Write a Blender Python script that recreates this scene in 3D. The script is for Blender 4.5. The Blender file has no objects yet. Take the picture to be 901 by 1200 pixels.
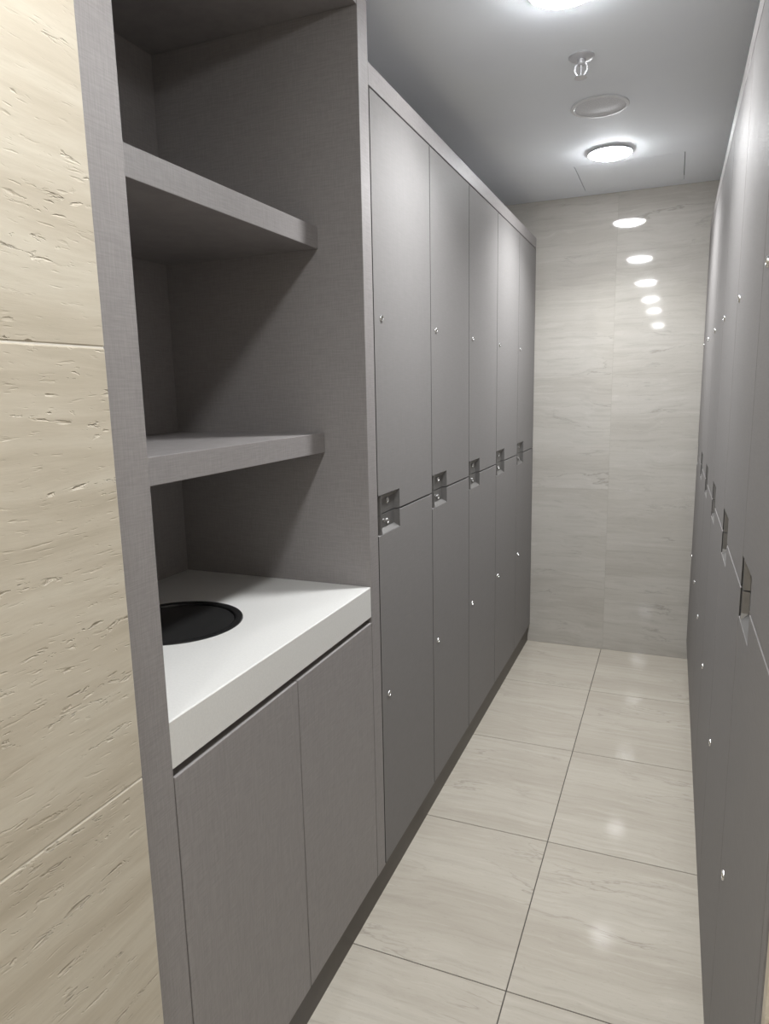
import bpy, bmesh, math, random
from mathutils import Vector, Matrix

scene = bpy.context.scene
COL = scene.collection
random.seed(7)

# ------------------------------------------------------------------ camera
CAM = Vector((0.6988, 0.0, 1.4350))
YAW, PITCH, ROLL, FPX = -0.39426, -0.17491, -0.02048, 811.84
cyw, syw, cp, sp = math.cos(YAW), math.sin(YAW), math.cos(PITCH), math.sin(PITCH)
fw = Vector((syw * cp, cyw * cp, sp))
r0 = Vector((cyw, -syw, 0.0))
u0 = r0.cross(fw)
rt = math.cos(ROLL) * r0 + math.sin(ROLL) * u0
up = -math.sin(ROLL) * r0 + math.cos(ROLL) * u0
cam_data = bpy.data.cameras.new('camera')
cam = bpy.data.objects.new('camera', cam_data)
COL.objects.link(cam)
m4 = Matrix.Identity(4)
for i in range(3):
    m4[i][0], m4[i][1], m4[i][2], m4[i][3] = rt[i], up[i], -fw[i], CAM[i]
cam.matrix_world = m4
cam_data.sensor_width = 36.0
cam_data.sensor_fit = 'AUTO'
cam_data.lens = FPX / 1200.0 * 36.0
cam_data.clip_start = 0.02
scene.camera = cam

# ------------------------------------------------------------------ world, exposure
world = bpy.data.worlds.new('world')
scene.world = world
world.use_nodes = True
world.node_tree.nodes['Background'].inputs[0].default_value = (0.8, 0.85, 0.9, 1)
world.node_tree.nodes['Background'].inputs[1].default_value = 0.02
vs = scene.view_settings
vs.view_transform = 'Standard'
vs.look = 'None'
vs.gamma = 1.0
vs.use_curve_mapping = False
vs.exposure = -0.24

LAMP = 138.0                      # radiance of the downlight diffusers
BEAMS = [12.0, 9.5, 3.5, 6.0, 15.0, 15.0]   # watts of the directed beam of each downlight
BEAM_SPREAD = 125.0               # degrees
LAMP_COL = (0.965, 0.985, 1.0)

# ------------------------------------------------------------------ measured layout (metres)
W = 0.821                         # front plane of the right lockers (left fronts are x = 0)
D = 3.808                         # end wall
H = 2.37                          # ceiling
Y_POST0, Y_POST0B = 0.724, 0.794  # near side panel of the shelving cabinet
Y_POST1, Y_POST1B = 1.579, 1.634  # far side panel
X_BACK = -0.577
Y_REAR = -6.4
X_ROOM = 1.5
LIGHT_X = 0.412
LIGHTS_Y = [3.15, 1.86, 0.53, -0.85, -2.15, -4.6]

# ------------------------------------------------------------------ materials
def new_mat(name):
    m = bpy.data.materials.new(name)
    m.use_nodes = True
    nt = m.node_tree
    return m, nt, nt.nodes['Principled BSDF']

def N(nt, t, **kw):
    n = nt.nodes.new(t)
    for k, v in kw.items():
        setattr(n, k, v)
    return n

def coords(nt, scale, rand=True, rot=(0, 0, 0)):
    tc = N(nt, 'ShaderNodeTexCoord')
    mp = N(nt, 'ShaderNodeMapping')
    mp.inputs['Scale'].default_value = scale
    mp.inputs['Rotation'].default_value = rot
    if rand:
        oi = N(nt, 'ShaderNodeObjectInfo')
        mul = N(nt, 'ShaderNodeVectorMath', operation='SCALE')
        comb = N(nt, 'ShaderNodeCombineXYZ')
        comb.inputs[0].default_value = 7.3
        comb.inputs[1].default_value = 11.1
        comb.inputs[2].default_value = 5.7
        nt.links.new(comb.outputs[0], mul.inputs[0])
        nt.links.new(oi.outputs['Random'], mul.inputs['Scale'])
        add = N(nt, 'ShaderNodeVectorMath', operation='ADD')
        nt.links.new(tc.outputs['Object'], add.inputs[0])
        nt.links.new(mul.outputs[0], add.inputs[1])
        nt.links.new(add.outputs[0], mp.inputs['Vector'])
    else:
        nt.links.new(tc.outputs['Object'], mp.inputs['Vector'])
    return mp.outputs[0]

def noise(nt, vec, scale=1.0, detail=4.0, rough=0.55, dist=0.0):
    n = N(nt, 'ShaderNodeTexNoise')
    n.inputs['Scale'].default_value = scale
    n.inputs['Detail'].default_value = detail
    n.inputs['Roughness'].default_value = rough
    n.inputs['Distortion'].default_value = dist
    nt.links.new(vec, n.inputs['Vector'])
    return n.outputs['Fac']

def ramp(nt, fac, stops, interp='LINEAR'):
    n = N(nt, 'ShaderNodeValToRGB')
    n.color_ramp.interpolation = interp
    el = n.color_ramp.elements
    while len(el) < len(stops):
        el.new(0.5)
    for e, (p, c) in zip(el, stops):
        e.position = p
        e.color = (c, c, c, 1) if not isinstance(c, tuple) else (*c, 1)
    nt.links.new(fac, n.inputs[0])
    return n.outputs[0]

def math_n(nt, op, a, b):
    n = N(nt, 'ShaderNodeMath', operation=op)
    for i, v in enumerate((a, b)):
        if isinstance(v, (int, float)):
            n.inputs[i].default_value = v
        else:
            nt.links.new(v, n.inputs[i])
    return n.outputs[0]

def mix(nt, fac, a, b, blend='MIX'):
    n = N(nt, 'ShaderNodeMix', data_type='RGBA', blend_type=blend)
    for sock, v in ((n.inputs[0], fac), (n.inputs[6], a), (n.inputs[7], b)):
        if isinstance(v, (int, float)):
            sock.default_value = v
        elif isinstance(v, tuple):
            sock.default_value = (*v, 1)
        else:
            nt.links.new(v, sock)
    return n.outputs[2]

def bump(nt, bsdf, height, strength, dist):
    b = N(nt, 'ShaderNodeBump')
    b.inputs['Strength'].default_value = strength
    b.inputs['Distance'].default_value = dist
    nt.links.new(height, b.inputs['Height'])
    nt.links.new(b.outputs[0], bsdf.inputs['Normal'])

def simple(name, col, rough=0.5, metal=0.0, spec=0.5, grain=0.04, gscale=60):
    m, nt, b = new_mat(name)
    v = coords(nt, (gscale,) * 3)
    f = noise(nt, v, 1.0, 3)
    c = mix(nt, ramp(nt, f, [(0.3, 0.0), (0.7, 1.0)]),
            tuple(x * (1 - grain) for x in col), tuple(min(1, x * (1 + grain)) for x in col))
    nt.links.new(c, b.inputs['Base Color'])
    b.inputs['Roughness'].default_value = rough
    b.inputs['Metallic'].default_value = metal
    b.inputs['Specular IOR Level'].default_value = spec
    return m

def linen_laminate(name, col, weave, rough, bump_d, spec=0.4):
    """grey laminate with a woven linen print and relief"""
    m, nt, b = new_mat(name)
    h = noise(nt, coords(nt, (26, 26, 400)), 1.0, 2, 0.6)
    v = noise(nt, coords(nt, (400, 400, 26)), 1.0, 2, 0.6)
    cloud = noise(nt, coords(nt, (2.5, 2.5, 2.5)), 1.0, 3)
    wv = math_n(nt, 'ADD', math_n(nt, 'MULTIPLY', h, 0.5), math_n(nt, 'MULTIPLY', v, 0.5))
    f = ramp(nt, wv, [(0.36, 0.0), (0.64, 1.0)])
    c = mix(nt, f, tuple(x * (1 - weave) for x in col), tuple(x * (1 + weave) for x in col))
    c = mix(nt, math_n(nt, 'MULTIPLY', cloud, 0.08), c, tuple(x * 0.75 for x in col))
    nt.links.new(c, b.inputs['Base Color'])
    b.inputs['Roughness'].default_value = rough
    b.inputs['Specular IOR Level'].default_value = spec
    bump(nt, b, wv, 0.35, bump_d)
    return m

GREY = (0.276, 0.257, 0.252)
M_CAB = linen_laminate('linen_laminate', GREY, 0.11, 0.46, 0.0005)
M_DOOR = linen_laminate('locker_laminate', (0.238, 0.227, 0.222), 0.045, 0.52, 0.0002, 0.05)
M_BODY = simple('locker_carcass_dark', (0.05, 0.048, 0.046), 0.7)
M_KICK = simple('kick_plate_bronze', (0.060, 0.048, 0.038), 0.42, 0.0)
M_GAP = simple('shadow_gap_black', (0.03, 0.028, 0.026), 0.6)
M_QUARTZ = simple('white_quartz', (0.735, 0.725, 0.70), 0.28, grain=0.03, gscale=220)
M_LID = simple('black_satin_plastic', (0.018, 0.018, 0.018), 0.32)
M_LIDRIM = simple('black_polished_rim', (0.035, 0.035, 0.036), 0.22, 0.6)
M_STEEL = simple('satin_nickel', (0.25, 0.243, 0.237), 0.46, 0.8)
M_CHROME = simple('polished_chrome', (0.62, 0.62, 0.62), 0.22, 1.0)
M_SLOT = simple('keyhole_black', (0.015, 0.015, 0.015), 0.5)
M_CEIL = simple('ceiling_paint', (0.905, 0.94, 0.995), 0.72, grain=0.02, gscale=3)
M_CEIL.node_tree.nodes['Principled BSDF'].inputs['Specular IOR Level'].default_value = 0.4
M_PANEL = simple('access_panel_paint', (0.905, 0.94, 0.995), 0.72, grain=0.02, gscale=3)
M_WHITE = simple('white_enamel', (0.78, 0.79, 0.81), 0.45, grain=0.01)
M_GRILLE = simple('speaker_grille_grey', (0.74, 0.75, 0.78), 0.6, grain=0.15, gscale=420)
M_GROUT_D = simple('dark_grout', (0.075, 0.066, 0.055), 0.8)
M_GROUT_W = simple('grey_joint_filler', (0.36, 0.34, 0.30), 0.8)
M_GROUT_L = simple('pale_joint_filler', (0.72, 0.68, 0.60), 0.8)
M_PLASTER = simple('plaster', (0.78, 0.76, 0.72), 0.8)

def polished_travertine(name, axis, rough, tint=(1.0, 1.0, 1.0)):
    """honed beige travertine, veins along x; axis = the axis across the veins"""
    m, nt, b = new_mat(name)
    def sc(a, k):
        return (a, k, k) if axis == 'y' else (a, k, k)
    warp = noise(nt, coords(nt, (1.6, 1.6, 1.6)), 1.0, 3)
    # broad soft bands
    tc = coords(nt, sc(0.9, 7.0))
    sep = N(nt, 'ShaderNodeVectorMath', operation='ADD')
    nt.links.new(tc, sep.inputs[0])
    comb = N(nt, 'ShaderNodeCombineXYZ')
    for i in (1, 2):
        nt.links.new(math_n(nt, 'MULTIPLY', warp, 1.1), comb.inputs[i])
    nt.links.new(comb.outputs[0], sep.inputs[1])
    band = noise(nt, sep.outputs[0], 1.0, 6, 0.6, 0.4)
    # fine streaks
    tc2 = coords(nt, sc(2.4, 62.0))
    sep2 = N(nt, 'ShaderNodeVectorMath', operation='ADD')
    nt.links.new(tc2, sep2.inputs[0])
    comb2 = N(nt, 'ShaderNodeCombineXYZ')
    for i in (1, 2):
        nt.links.new(math_n(nt, 'MULTIPLY', warp, 8.0), comb2.inputs[i])
    nt.links.new(comb2.outputs[0], sep2.inputs[1])
    streak = noise(nt, sep2.outputs[0], 1.0, 6, 0.62, 0.5)
    speck = noise(nt, coords(nt, (60, 190, 190)), 1.0, 3, 0.6)
    c = ramp(nt, band, [(0.30, (0.425, 0.382, 0.320)), (0.47, (0.468, 0.424, 0.358)),
                        (0.60, (0.500, 0.456, 0.388)), (0.74, (0.455, 0.415, 0.352))])
    c = mix(nt, math_n(nt, 'MULTIPLY', ramp(nt, streak, [(0.52, 0.0), (0.74, 1.0)]), 0.42), c, (0.335, 0.300, 0.250))
    c = mix(nt, math_n(nt, 'MULTIPLY', ramp(nt, streak, [(0.26, 1.0), (0.44, 0.0)]), 0.33), c, (0.640, 0.595, 0.520))
    # thin wavy contour veins
    vein = ramp(nt, band, [(0.525, 0.0), (0.535, 1.0), (0.546, 0.0)])
    brk = ramp(nt, noise(nt, coords(nt, (3.0, 3.0, 3.0)), 1.0, 2), [(0.48, 0.0), (0.62, 1.0)])
    c = mix(nt, math_n(nt, 'MULTIPLY', math_n(nt, 'MULTIPLY', vein, brk), 0.55), c, (0.250, 0.222, 0.185))
    c = mix(nt, math_n(nt, 'MULTIPLY', ramp(nt, speck, [(0.60, 0.0), (0.75, 1.0)]), 0.22), c, (0.26, 0.235, 0.20))
    c = mix(nt, 1.0, c, tint, 'MULTIPLY')
    nt.links.new(c, b.inputs['Base Color'])
    b.inputs['Roughness'].default_value = rough
    b.inputs['Specular IOR Level'].default_value = 0.5
    return m

M_FLOOR = polished_travertine('polished_travertine_floor', 'y', 0.075, (0.95, 0.955, 0.96))
M_ENDWALL = polished_travertine('polished_travertine_wall', 'z', 0.05, (1.0, 1.045, 1.13))

def rough_travertine():
    m, nt, b = new_mat('unfilled_travertine')
    big = noise(nt, coords(nt, (1.5, 1.5, 4.0)), 1.0, 3)
    def warped(sy, sz, k):
        tc = coords(nt, (sy, sy, sz))
        comb = N(nt, 'ShaderNodeCombineXYZ')
        nt.links.new(math_n(nt, 'MULTIPLY', big, k), comb.inputs[2])
        add = N(nt, 'ShaderNodeVectorMath', operation='ADD')
        nt.links.new(tc, add.inputs[0])
        nt.links.new(comb.outputs[0], add.inputs[1])
        return add.outputs[0]
    band = noise(nt, warped(1.8, 20.0, 1.6), 1.0, 6, 0.58, 0.2)
    fine = noise(nt, warped(9.0, 90.0, 6.0), 1.0, 6, 0.62, 0.2)
    pit_n = noise(nt, warped(34.0, 120.0, 8.0), 1.0, 3, 0.6, 0.5)
    pit_zone = noise(nt, warped(5.0, 38.0, 2.6), 1.0, 3, 0.55)
    zone = ramp(nt, pit_zone, [(0.56, 0.0), (0.66, 1.0)])
    pits = math_n(nt, 'MULTIPLY', ramp(nt, pit_n, [(0.56, 0.0), (0.66, 1.0)]), zone)
    scratch_n = noise(nt, warped(30.0, 210.0, 14.0), 1.0, 2, 0.5, 0.3)
    scratch = math_n(nt, 'MULTIPLY', ramp(nt, scratch_n, [(0.64, 0.0), (0.78, 1.0)]), 0.30)
    c = ramp(nt, band, [(0.28, (0.445, 0.390, 0.302)), (0.45, (0.540, 0.480, 0.385)),
                        (0.58, (0.600, 0.545, 0.447)), (0.72, (0.525, 0.465, 0.370))])
    c = mix(nt, math_n(nt, 'MULTIPLY', ramp(nt, fine, [(0.52, 0.0), (0.76, 1.0)]), 0.4), c, (0.43, 0.37, 0.285))
    c = mix(nt, math_n(nt, 'MULTIPLY', pits, 0.22), c, (0.38, 0.32, 0.24))
    nt.links.new(c, b.inputs['Base Color'])
    b.inputs['Roughness'].default_value = 0.6
    b.inputs['Specular IOR Level'].default_value = 0.35
    h = math_n(nt, 'SUBTRACT', math_n(nt, 'MULTIPLY', fine, 0.10),
               math_n(nt, 'ADD', pits, math_n(nt, 'MULTIPLY', scratch, 0.5)))
    bump(nt, b, h, 0.8, 0.0040)
    return m

M_TRAV = rough_travertine()

def emitter():
    m, nt, b = new_mat('lamp_diffuser')
    nt.nodes.remove(b)
    e = N(nt, 'ShaderNodeEmission')
    e.inputs[0].default_value = (*LAMP_COL, 1)
    e.inputs[1].default_value = LAMP
    nt.links.new(e.outputs[0], nt.nodes['Material Output'].inputs[0])
    return m
M_EMIT = emitter()

# ------------------------------------------------------------------ mesh helpers
def add_box(bm, lo, hi, bev=0.0, seg=2):
    t = bmesh.new()
    x0, y0, z0 = lo
    x1, y1, z1 = hi
    vs_ = [t.verts.new(p) for p in ((x0, y0, z0), (x1, y0, z0), (x1, y1, z0), (x0, y1, z0),
                                    (x0, y0, z1), (x1, y0, z1), (x1, y1, z1), (x0, y1, z1))]
    for f in ((0, 3, 2, 1), (4, 5, 6, 7), (0, 1, 5, 4), (1, 2, 6, 5), (2, 3, 7, 6), (3, 0, 4, 7)):
        t.faces.new([vs_[i] for i in f])
    if bev:
        bmesh.ops.bevel(t, geom=t.edges[:], offset=bev, segments=seg, affect='EDGES', profile=0.5)
    merge(bm, t)

def merge(bm, t):
    me = bpy.data.meshes.new('tmp')
    t.to_mesh(me)
    t.free()
    bm.from_mesh(me)
    bpy.data.meshes.remove(me)

def add_lathe(bm, prof, center, axis='z', seg=48, close_ends=True):
    """profile = [(radius, height)...] turned about an axis through center"""
    t = bmesh.new()
    rings = []
    for r, h in prof:
        if r < 1e-6:
            rings.append([t.verts.new((0, 0, h))])
        else:
            rings.append([t.verts.new((r * math.cos(2 * math.pi * k / seg), r * math.sin(2 * math.pi * k / seg), h)) for k in range(seg)])
    for a, b in zip(rings, rings[1:]):
        for k in range(seg):
            k2 = (k + 1) % seg
            if len(a) == 1 and len(b) == 1:
                continue
            if len(a) == 1:
                t.faces.new((a[0], b[k2], b[k]))
            elif len(b) == 1:
                t.faces.new((a[k], a[k2], b[0]))
            else:
                t.faces.new((a[k], a[k2], b[k2], b[k]))
    bmesh.ops.recalc_face_normals(t, faces=t.faces[:])
    if axis == 'x':
        bmesh.ops.rotate(t, verts=t.verts[:], cent=(0, 0, 0), matrix=Matrix.Rotation(math.pi / 2, 3, 'Y'))
    bmesh.ops.translate(t, verts=t.verts[:], vec=center)
    merge(bm, t)

def add_prism(bm, pts, x0, x1, bev=0.0):
    """polygon in (y, z), extruded along x"""
    t = bmesh.new()
    a = [t.verts.new((x1, y, z)) for y, z in pts]
    b = [t.verts.new((x0, y, z)) for y, z in pts]
    t.faces.new(a)
    t.faces.new(list(reversed(b)))
    n = len(pts)
    for i in range(n):
        t.faces.new((a[i], b[i], b[(i + 1) % n], a[(i + 1) % n]))
    bmesh.ops.recalc_face_normals(t, faces=t.faces[:])
    if bev:
        ed = [e for e in t.edges if all(abs(v.co.x - x1) < 1e-6 for v in e.verts)]
        bmesh.ops.bevel(t, geom=ed, offset=bev, segments=2, affect='EDGES', profile=0.5)
    merge(bm, t)

def obj(name, bm, mat, parent=None, smooth=False, edge=None):
    me = bpy.data.meshes.new(name)
    bm.to_mesh(me)
    bm.free()
    me.materials.append(mat)
    if edge is not None:                  # upright door edges coloured dark to stand for shade in the joints
        me.materials.append(edge)
        for p in me.polygons:
            if abs(p.normal.y) > 0.9:
                p.material_index = 1
    if smooth:
        for p in me.polygons:
            p.use_smooth = True
        try:
            me.set_sharp_from_angle(angle=math.radians(35))
        except Exception:
            pass
    o = bpy.data.objects.new(name, me)
    COL.objects.link(o)
    if parent is not None:
        o.parent = parent
    return o

def box(name, lo, hi, mat, parent=None, bev=0.0):
    bm = bmesh.new()
    add_box(bm, lo, hi, bev)
    return obj(name, bm, mat, parent)

def tag(o, label, cat, group=None):
    o['label'] = label
    o['category'] = cat
    if group:
        o['group'] = group
    return o

def thing(name, label, cat, loc=(0, 0, 0), rotz=0.0, group=None):
    o = bpy.data.objects.new(name, None)
    o.empty_display_size = 0.1
    COL.objects.link(o)
    o.location = loc
    o.rotation_euler = (0, 0, rotz)
    return tag(o, label, cat, group)

def structure(o):
    o['kind'] = 'structure'
    return o

def copy_tree(o, parent=None):
    c = o.copy()
    COL.objects.link(c)
    if parent is not None:
        c.parent = parent
    for ch in list(o.children):
        copy_tree(ch, c)
    return c

# ------------------------------------------------------------------ room shell
# floor: grout bed + single tiles (0.6 m module)
TS, GAPF = 0.600, 0.0028
bm = bmesh.new()
add_box(bm, (-0.72, Y_REAR - 0.1, -0.06), (X_ROOM + 0.12, D + 0.12, -0.0015))
floor = structure(obj('floor', bm, M_GROUT_D))
xs = [-0.72, -0.207, 0.393, 0.993, X_ROOM + 0.1]
ys = [D + 0.02]
y = 3.237
while y > Y_REAR - 0.1:
    ys.append(y)
    y -= TS
ys.append(Y_REAR - 0.1)
cache = {}
for i in range(len(xs) - 1):
    for j in range(len(ys) - 1):
        w, l = xs[i + 1] - xs[i] - GAPF, ys[j] - ys[j + 1] - GAPF
        key = (round(w, 4), round(l, 4))
        cx, cy = (xs[i] + xs[i + 1]) / 2, (ys[j] + ys[j + 1]) / 2
        if key not in cache:
            t = box('floor_tile', (-w / 2, -l / 2, -0.012), (w / 2, l / 2, 0.0), M_FLOOR, floor, 0.0007)
            cache[key] = t
        else:
            t = cache[key].copy()
            COL.objects.link(t)
        t.location = (cx, cy, 0)

# slabs on walls
def slab_grid(parent, axis, plane, us, zs, thick, gap, mat, facing, bev):
    """axis = 'y': slabs lie in x = plane; axis = 'x': slabs lie in y = plane"""
    meshes = {}
    for i in range(len(us) - 1):
        for j in range(len(zs) - 1):
            w, h = us[i + 1] - us[i] - gap, zs[j + 1] - zs[j] - gap
            key = (round(w, 4), round(h, 4))
            cu, cz = (us[i] + us[i + 1]) / 2, (zs[j] + zs[j + 1]) / 2
            a, b = (-thick, 0) if facing > 0 else (0, thick)
            if key not in meshes:
                if axis == 'y':
                    lo, hi = (a, -w / 2, -h / 2), (b, w / 2, h / 2)
                else:
                    lo, hi = (-w / 2, a, -h / 2), (w / 2, b, h / 2)
                o = box('stone_slab', lo, hi, mat, parent, bev)
                meshes[key] = o
            else:
                o = meshes[key].copy()
                COL.objects.link(o)
            o.location = (plane, cu, cz) if axis == 'y' else (cu, plane, cz)

# end wall of the corridor
wall_back = structure(box('wall_back', (-0.72, D + 0.0006, -0.06), (X_ROOM + 0.12, D + 0.12, H + 0.03), M_GROUT_W))
slab_grid(wall_back, 'x', D, [-0.70, 0.400, 1.5], [0.001, 0.288, 0.888, 1.488, 2.088, H - 0.001], 0.015, 0.0009, M_ENDWALL, -1, 0.0003)

# near travertine wall on the left, level with the cabinet front
wall_left = structure(box('wall_left', (-0.72, Y_REAR - 0.1, -0.06), (0.0052, Y_POST0 - 0.0030, H + 0.03), M_GROUT_L))
slab_grid(wall_left, 'y', 0.006, [-6.48, -5.28, -4.08, -2.88, -1.68, -0.48, Y_POST0 - 0.0008],
          [0.001, 0.270, 0.883, 1.4965, 2.11, H - 0.001], 0.019, 0.0014, M_TRAV, 1, 0.0020)
# plaster wall behind the left cabinets
structure(box('wall_left_rear', (-0.72, Y_POST0 - 0.002, -0.06), (-0.602, D + 0.0002, H + 0.03), M_PLASTER))
# return wall beside the near end of the right lockers
wall_right = structure(box('wall_right', (W + 0.004, 0.768, -0.06), (X_ROOM + 0.12, 0.7715, H + 0.03), M_GROUT_L))
slab_grid(wall_right, 'x', 0.749, [W + 0.0002, X_ROOM + 0.02], [0.001, 0.270, 0.883, 1.4965, 2.11, H - 0.001],
          0.0185, 0.0016, M_TRAV, -1, 0.0014)
structure(box('wall_right_rear', (1.44, 0.7720, -0.06), (1.54, D + 0.0002, H + 0.03), M_PLASTER))
# the room behind the viewer
structure(box('wall_side', (X_ROOM, Y_REAR, -0.06), (X_ROOM + 0.12, 0.7475, H + 0.03), M_PLASTER))
structure(box('wall_front', (-0.0, Y_REAR - 0.1, -0.06), (X_ROOM + 0.12, Y_REAR - 0.0, H + 0.03), M_PLASTER))

# ceiling with holes for the downlights and the access panel
R_OPEN = 0.0745
PANEL = (0.252, 0.692, 3.300, 3.716)
def ceiling_mesh():
    bm = bmesh.new()
    X0, X1, Y0, Y1 = -0.72, X_ROOM + 0.12, Y_REAR - 0.1, D + 0.12
    hc = 0.135
    def rect(x0, y0, x1, y1):
        bm.faces.new([bm.verts.new((x, y, H)) for x, y in ((x0, y0), (x0, y1), (x1, y1), (x1, y0))])
    strips = []
    for ly in LIGHTS_Y:
        strips.append((ly - hc, ly + hc, 'light', ly))
    g = 0.0022
    strips.append((PANEL[2] - g, PANEL[3] + g, 'panel', 0))
    strips.sort()
    y = Y0
    for a, b, kind, ly in strips:
        rect(X0, y, X1, a)
        if kind == 'panel':
            rect(X0, a, PANEL[0] - g, b)
            rect(PANEL[1] + g, a, X1, b)
        else:
            rect(X0, a, LIGHT_X - hc, b)
            rect(LIGHT_X + hc, a, X1, b)
            seg = 48
            inn, out = [], []
            for k in range(seg):
                t = 2 * math.pi * k / seg
                c, s = math.cos(t), math.sin(t)
                q = hc / max(abs(c), abs(s))
                inn.append(bm.verts.new((LIGHT_X + R_OPEN * c, ly + R_OPEN * s, H)))
                out.append(bm.verts.new((LIGHT_X + q * c, ly + q * s, H)))
            for k in range(seg):
                k2 = (k + 1) % seg
                bm.faces.new((inn[k], inn[k2], out[k2], out[k]))
        y = b
    rect(X0, y, X1, Y1)
    ex = bmesh.ops.extrude_face_region(bm, geom=bm.faces[:])
    bmesh.ops.translate(bm, verts=[v for v in ex['geom'] if isinstance(v, bmesh.types.BMVert)], vec=(0, 0, 0.018))
    bmesh.ops.recalc_face_normals(bm, faces=bm.faces[:])
    return bm
structure(obj('ceiling', ceiling_mesh(), M_CEIL))

# ------------------------------------------------------------------ trims and plinths
structure(box('baseboard_left', (-0.56, Y_POST0B + 0.001, 0.0), (-0.013, D - 0.002, 0.095), M_KICK, bev=0.0008))
structure(box('baseboard_right', (W + 0.016, 0.80, 0.0), (1.38, D - 0.002, 0.095), M_KICK, bev=0.0008))
structure(box('trim_1', (-0.558, Y_POST1B + 0.0004, 2.1415), (0.0, D - 0.002, 2.191), M_CAB, bev=0.0010))       # top rail, left row
structure(box('trim_2', (W, 0.776, 2.1415), (1.38, D - 0.002, 2.191), M_CAB, bev=0.0010))                        # top rail, right row
structure(box('trim_3', (W, 0.774, 0.0), (1.38, 0.7995, 2.141), M_DOOR, bev=0.0006))                              # end panel, right row

# ------------------------------------------------------------------ open shelving cabinet
cabt = thing('shelving_cabinet', 'tall grey linen-laminate cabinet with open shelves above two doors, between stone wall and lockers', 'cabinet',
             (-0.29, 1.18, 0.0))
def cpart(name, lo, hi, mat=M_CAB, bev=0.0012, parent=cabt, off=(-0.29, 1.18, 0.0)):
    return box(name, tuple(a - b for a, b in zip(lo, off)), tuple(a - b for a, b in zip(hi, off)), mat, parent, bev)
cpart('side_panel', (X_BACK - 0.02, Y_POST0 + 0.0004, 0.001), (0.0, Y_POST0B, H - 0.002))
cpart('side_panel', (X_BACK - 0.02, Y_POST1, 0.0965), (0.0, Y_POST1B - 0.0002, H - 0.002))
cpart('back_panel', (X_BACK - 0.02, Y_POST0B + 0.0003, 0.10), (X_BACK, Y_POST1 - 0.0003, H - 0.002), bev=0)
cpart('top_panel', (X_BACK + 0.0003, Y_POST0B + 0.0003, 2.287), (-0.001, Y_POST1 - 0.0003, H - 0.002))
for z0, z1 in ((1.775, 1.826), (1.280, 1.330)):
    cpart('shelf', (X_BACK + 0.0003, Y_POST0B + 0.0003, z0), (-0.119, Y_POST1 - 0.0003, z1))
cpart('base_carcass', (X_BACK + 0.0003, Y_POST0B + 0.0003, 0.0965), (-0.022, Y_POST1 - 0.0003, 0.8535), M_GAP, bev=0)
for y0, y1 in ((Y_POST0B + 0.003, 1.1868), (1.1902, Y_POST1 - 0.0025)):
    d = cpart('cabinet_door', (-0.0205, y0, 0.099), (0.0, y1, 0.8385), M_CAB, bev=0.0016)

# white worktop with the round chute lid let into it
box_bm = bmesh.new()
LC, LR = (-0.305, 1.187), 0.148
def worktop():
    bm = bmesh.new()
    x0, x1, y0, y1 = X_BACK + 0.0008, -0.0012, Y_POST0B + 0.0008, Y_POST1 - 0.0008
    z0, z1 = 0.854, 0.934
    seg = 64
    corners = [math.atan2(yy - LC[1], xx - LC[0]) for xx in (x0, x1) for yy in (y0, y1)]
    angs = sorted([-math.pi + 2 * math.pi * k / seg for k in range(seg)] + corners)
    def outer(t):
        c, s = math.cos(t), math.sin(t)
        q = 1e9
        if c > 1e-9: q = min(q, (x1 - LC[0]) / c)
        if c < -1e-9: q = min(q, (x0 - LC[0]) / c)
        if s > 1e-9: q = min(q, (y1 - LC[1]) / s)
        if s < -1e-9: q = min(q, (y0 - LC[1]) / s)
        return LC[0] + q * c, LC[1] + q * s
    n = len(angs)
    bev = 0.0022
    rings = []
    for kind, z in (('hole', z0), ('hole', z1), ('in', z1), ('out', z1 - bev), ('out', z0)):
        ring = []
        for t in angs:
            if kind == 'hole':
                p = (LC[0] + LR * math.cos(t), LC[1] + LR * math.sin(t))
            else:
                p = outer(t)
                if kind == 'in':
                    p = (min(max(p[0], x0), x1 - bev), min(max(p[1], y0), y1))
            ring.append(bm.verts.new((p[0], p[1], z)))
        rings.append(ring)
    rings.append(rings[0])
    for a, b in zip(rings, rings[1:]):
        for k in range(n):
            k2 = (k + 1) % n
            bm.faces.new((a[k], a[k2], b[k2], b[k]))
    bmesh.ops.recalc_face_normals(bm, faces=bm.faces[:])
    return bm
box_bm.free()
wt = obj('worktop', worktop(), M_QUARTZ)
tag(wt, 'thick white quartz worktop with a round cut-out, on the cabinet doors', 'worktop')

lid = thing('chute_lid', 'round black waste chute lid set flush in the white worktop', 'lid', (LC[0], LC[1], 0.9345))
bm = bmesh.new()
add_lathe(bm, [(0.1285, -0.030), (0.1470, -0.030), (0.1474, 0.0), (0.1462, 0.0018), (0.1440, 0.0026), (0.1345, 0.0024), (0.1310, 0.0010), (0.1296, -0.0035), (0.1285, -0.030)], (0, 0, 0), seg=96)
obj('rim', bm, M_LIDRIM, lid, True)
bm = bmesh.new()
add_lathe(bm, [(0.0, -0.026), (0.1275, -0.026), (0.1280, -0.0040), (0.1265, -0.0022), (0.1225, -0.0016), (0.0, -0.0010)], (0, 0, 0), seg=96)
obj('flap', bm, M_LID, lid, True)

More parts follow.
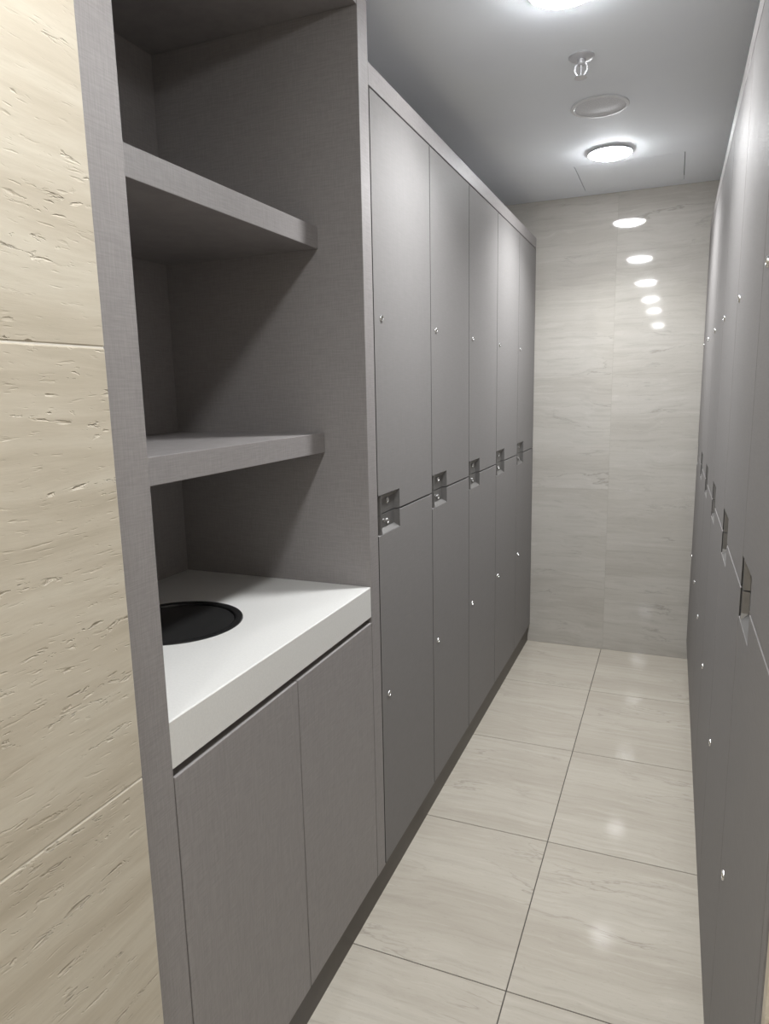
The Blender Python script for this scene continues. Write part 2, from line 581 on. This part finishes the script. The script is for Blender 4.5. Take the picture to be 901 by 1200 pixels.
# ------------------------------------------------------------------ lockers
HW = 0.155                                   # handle width
def handle_bm(z_edge, z_far):
    """nickel pull cup: z_edge at the split, z_far where the slanted lip meets the door face"""
    ysv = [(0.0015, 0.0125), (0.0190, 0.0125), (0.0205, 0.0012), (0.0270, 0.0012), (0.0310, 0.0120), (HW - 0.014, 0.0120), (HW - 0.001, 0.0006)]
    s = 1 if z_far > z_edge else -1
    zsv = [(z_edge, 0.02), (z_far - s * 0.0125, 0.02), (z_far - s * 0.0005, 0.0006)]
    bm = bmesh.new()
    grid = [[bm.verts.new((-(dy if j < 2 else min(dy, dz)), yy, zz)) for j, (yy, dy) in enumerate(ysv)] for zz, dz in zsv]
    back = [[bm.verts.new((-0.0170, yy, zz)) for yy, dy in ysv] for zz, dz in zsv]
    R, C_ = len(zsv), len(ysv)
    for i in range(R - 1):
        for j in range(C_ - 1):
            bm.faces.new((grid[i][j], grid[i][j + 1], grid[i + 1][j + 1], grid[i + 1][j]))
            bm.faces.new((back[i][j], back[i + 1][j], back[i + 1][j + 1], back[i][j + 1]))
    for i in range(R - 1):
        for j in (0, C_ - 1):
            bm.faces.new((grid[i][j], grid[i + 1][j], back[i + 1][j], back[i][j]))
    for j in range(C_ - 1):
        for i in (0, R - 1):
            bm.faces.new((grid[i][j], back[i][j], back[i][j + 1], grid[i][j + 1]))
    bmesh.ops.recalc_face_normals(bm, faces=bm.faces[:])
    return bm

def make_locker(upper, width, z_split, lock_z, lock_y, label, group):
    """local frame: origin at the handle-side bottom corner of the door face, front towards +x"""
    zlo, zhi = (z_split, 2.1405) if upper else (0.0965, z_split)
    t = thing('locker', label, 'locker', group=group)
    hg = 0.0024                              # half joint
    cut_y = HW + 0.0006
    h_up, h_lo = 0.054, 0.052
    y0, y1 = hg, width - hg
    if upper:
        z0, z1, zc = 0.0018, zhi - zlo - 0.0035, h_up + 0.0006
        pts = [(y0, z1), (y0, zc), (cut_y, zc), (cut_y, z0), (y1, z0), (y1, z1)]
        hb = handle_bm(0.0010, h_up)
        hz = 0.032
    else:
        z0, z1 = 0.002, zhi - zlo - 0.0030
        zc = zhi - zlo - h_lo - 0.0006
        pts = [(y0, z0), (y1, z0), (y1, z1), (cut_y, z1), (cut_y, zc), (y0, zc)]
        hb = handle_bm(zhi - zlo - 0.0014, zhi - zlo - h_lo)
        hz = zhi - zlo - 0.026
    bm = bmesh.new()
    add_box(bm, (-0.55, 0.0004, 0.0004), (-0.0195, width - 0.0004, zhi - zlo - 0.0004))
    obj('body', bm, M_BODY, t)
    bm = bmesh.new()
    add_prism(bm, pts, -0.0185, 0.0, 0.0006)
    door = obj('door', bm, M_DOOR, t, edge=M_GAP)
    # cam lock on the door
    bm = bmesh.new()
    lz = lock_z - zlo
    add_lathe(bm, [(0.0085, -0.004), (0.0090, 0.0010), (0.0080, 0.0030), (0.0060, 0.0034), (0.0055, 0.0018), (0.0, 0.0018)], (0, lock_y, lz), 'x', 24)
    lk = obj('cam_lock', bm, M_CHROME, door, True)
    bm = bmesh.new()
    add_box(bm, (0.0012, lock_y - 0.0009, lz - 0.0042), (0.0024, lock_y + 0.0009, lz + 0.0042))
    obj('keyhole', bm, M_SLOT, t)
    h = obj('handle', hb, M_STEEL, t)
    bm = bmesh.new()
    add_lathe(bm, [(0.0085, -0.0130), (0.0085, -0.0095), (0.0072, -0.0078), (0.0045, -0.0078), (0.0040, -0.0090), (0.0, -0.0090)], (0, 0.088, hz), 'x', 20)
    obj('key_cylinder', bm, M_CHROME, h, True)
    if not upper:
        bm = bmesh.new()
        add_lathe(bm, [(0.0050, -0.0130), (0.0050, -0.0098), (0.0036, -0.0090), (0.0, -0.0090)], (0, 0.062, hz + 0.006), 'x', 16)
        obj('screw', bm, M_CHROME, h, True)
    return t

L_Y = [1.6365, 2.0795, 2.5145, 2.9515, 3.386]
L_W = 0.4350
lw_up = ['upper grey locker of the left row, nearest one, beside the shelving cabinet',
         'upper grey locker of the left row, second from the shelving cabinet',
         'upper grey locker in the middle of the left row, third from the shelving cabinet',
         'upper grey locker of the left row, second from the end wall',
         'upper grey locker of the left row, farthest one, touching the end wall']
lw_lo = [s.replace('upper', 'lower') for s in lw_up]
SPL = 1.1065
SPR = 1.088
for upper, labels in ((True, lw_up), (False, lw_lo)):
    first = None
    for k, yk in enumerate(L_Y):
        ww = (L_Y[k + 1] if k < 4 else D - 0.002) - yk
        z = SPL if upper else 0.0965
        grp = 'upper lockers of the left row' if upper else 'lower lockers of the left row'
        # the bays differ by a few millimetres, so each gets a scaled body and door of its own
        o = make_locker(upper, ww, SPL, 1.614 if upper else 0.596, 0.049, labels[k], grp)
        o.location = (0, yk, z)

R_W = (D - 0.002 - 0.801) / 6
rw_up = ['upper grey locker of the right row, nearest one, cut off by the right picture edge',
         'upper grey locker of the right row, second from the viewer, behind the cut-off one',
         'upper grey locker of the right row, third from the viewer',
         'upper grey locker of the right row, third from the end wall',
         'upper grey locker of the right row, second from the end wall',
         'upper grey locker of the right row, farthest one, against the end wall']
rw_lo = [s.replace('upper', 'lower') for s in rw_up]
for upper, labels in ((True, rw_up), (False, rw_lo)):
    grp = 'upper lockers of the right row' if upper else 'lower lockers of the right row'
    z = SPR if upper else 0.0965
    proto = make_locker(upper, R_W, SPR, 1.614 if upper else 0.573, 0.062, labels[0], grp)
    for k in range(6):
        o = proto if k == 0 else copy_tree(proto)
        o.location = (W, 0.801 + (k + 1) * R_W, z)
        o.rotation_euler = (0, 0, math.pi)
        o['label'] = labels[k]

# ------------------------------------------------------------------ ceiling fittings
def make_light(label, group=None):
    t = thing('downlight', label, 'ceiling light', group=group)
    bm = bmesh.new()  # spacer and flange, shaped to shade the ceiling close around the lens
    add_lathe(bm, [(0.0, -0.0002), (0.0780, -0.0002), (0.0785, -0.0092), (0.0852, -0.0100), (0.0858, -0.0105), (0.0858, -0.0110), (0.0850, -0.0114), (0.0, -0.0114)], (0, 0, 0), seg=64)
    obj('trim_ring', bm, M_WHITE, t, True)
    bm = bmesh.new()                      # frosted lens, its bulge added to throw light on ceiling and end wall
    add_lathe(bm, [(0.0, -0.0115), (0.0846, -0.0115), (0.0842, -0.0122), (0.0785, -0.0160), (0.0690, -0.0200), (0.0560, -0.0238),
                   (0.0370, -0.0270), (0.0190, -0.0286), (0.0, -0.0292)], (0, 0, 0), seg=64)
    obj('diffuser', bm, M_EMIT, t, True)
    bm = bmesh.new()
    add_lathe(bm, [(0.0, -0.0001), (0.0730, -0.0001), (0.0730, 0.0600), (0.0, 0.0600)], (0, 0, 0), seg=48)
    obj('housing', bm, M_WHITE, t)
    return t
for ly, watts in zip(LIGHTS_Y, BEAMS):      # the directed part of each downlight's output
    ld = bpy.data.lights.new('downlight_beam', 'AREA')
    ld.shape = 'DISK'
    ld.size = 0.135
    ld.energy = watts
    ld.spread = math.radians(BEAM_SPREAD)
    ld.color = LAMP_COL
    lo = bpy.data.objects.new('downlight_beam', ld)
    COL.objects.link(lo)
    lo.location = (LIGHT_X, ly, H - 0.032)
light0 = make_light('lit round downlight in the ceiling, just before the end wall')
far_lbl = {1: 'lit round downlight in the ceiling, cut by the top picture edge'}
for k, ly in enumerate(LIGHTS_Y):
    o = light0 if k == 0 else copy_tree(light0)
    o.location = (LIGHT_X, ly, H)
    if k == 1:
        o['label'] = far_lbl[1]
    elif k > 1:
        o['label'] = ('lit round downlight outside the frame, ' + ('third', 'fourth', 'fifth', 'lowest')[k - 2]
                      + ' lamp reflection from the top in the end wall')
        o['group'] = 'downlights behind the viewer'

# ceiling speaker
spk = thing('ceiling_speaker', 'round ceiling speaker with grey grille and thin white rim, unlit', 'speaker', (0.418, 2.655, H))
bm = bmesh.new()
add_lathe(bm, [(0.0860, 0.0), (0.0960, -0.0005), (0.0965, -0.0030), (0.0940, -0.0055), (0.0850, -0.0060), (0.0825, -0.0040), (0.0825, 0.0)], (0, 0, 0), seg=64)
obj('rim', bm, M_WHITE, spk, True)
bm = bmesh.new()
add_lathe(bm, [(0.0, -0.0046), (0.0780, -0.0036), (0.0822, -0.0028), (0.0822, -0.0004), (0.0, -0.0004)], (0, 0, 0), seg=64)
obj('grille', bm, M_GRILLE, spk, True)

# sprinkler head
M_SPR = simple('dull_chrome', (0.62, 0.62, 0.64), 0.42, 0.7)
spr = thing('sprinkler', 'small chrome fire sprinkler head hanging from the ceiling', 'sprinkler', (0.405, 2.255, H))
bm = bmesh.new()
add_lathe(bm, [(0.0, 0.0), (0.036, 0.0), (0.0365, -0.003), (0.033, -0.006), (0.018, -0.010), (0.014, -0.010), (0.0, -0.010)], (0, 0, 0), seg=40)
obj('escutcheon', bm, M_SPR, spr, True)
bm = bmesh.new()
add_lathe(bm, [(0.0, -0.008), (0.0125, -0.008), (0.0125, -0.020), (0.009, -0.024), (0.0, -0.024)], (0, 0, 0), seg=24)
obj('body', bm, M_SPR, spr, True)
for s in (-1, 1):
    bm = bmesh.new()
    prev = None
    path = [(0.010 * s, -0.020), (0.0165 * s, -0.026), (0.0175 * s, -0.038), (0.011 * s, -0.049), (0.003 * s, -0.054)]
    rings = []
    for i, (px, pz) in enumerate(path):
        rings.append([bm.verts.new((px + dx, dy, pz)) for dx, dy in ((-0.0022, -0.003), (0.0022, -0.003), (0.0022, 0.003), (-0.0022, 0.003))])
    for a, b in zip(rings, rings[1:]):
        for k in range(4):
            bm.faces.new((a[k], a[(k + 1) % 4], b[(k + 1) % 4], b[k]))
    bm.faces.new(list(reversed(rings[0])))
    bm.faces.new(rings[-1])
    bmesh.ops.recalc_face_normals(bm, faces=bm.faces[:])
    obj('frame_arm', bm, M_SPR, spr)
bm = bmesh.new()
add_lathe(bm, [(0.0, -0.023), (0.0030, -0.024), (0.0034, -0.038), (0.0028, -0.050), (0.0, -0.051)], (0, 0, 0), seg=16)
obj('glass_bulb', bm, M_SPR, spr, True)
bm = bmesh.new()
add_lathe(bm, [(0.0, -0.0525), (0.006, -0.0525), (0.0175, -0.0555), (0.0180, -0.0570), (0.006, -0.0580), (0.0, -0.0580)], (0, 0, 0), seg=24)
obj('deflector', bm, M_SPR, spr, True)

# access panel
tag(box('access_panel', (PANEL[0], PANEL[2], H), (PANEL[1], PANEL[3], H + 0.016), M_PANEL, None, 0.0006),
    'square painted access panel flush in the ceiling next to the end wall', 'panel')
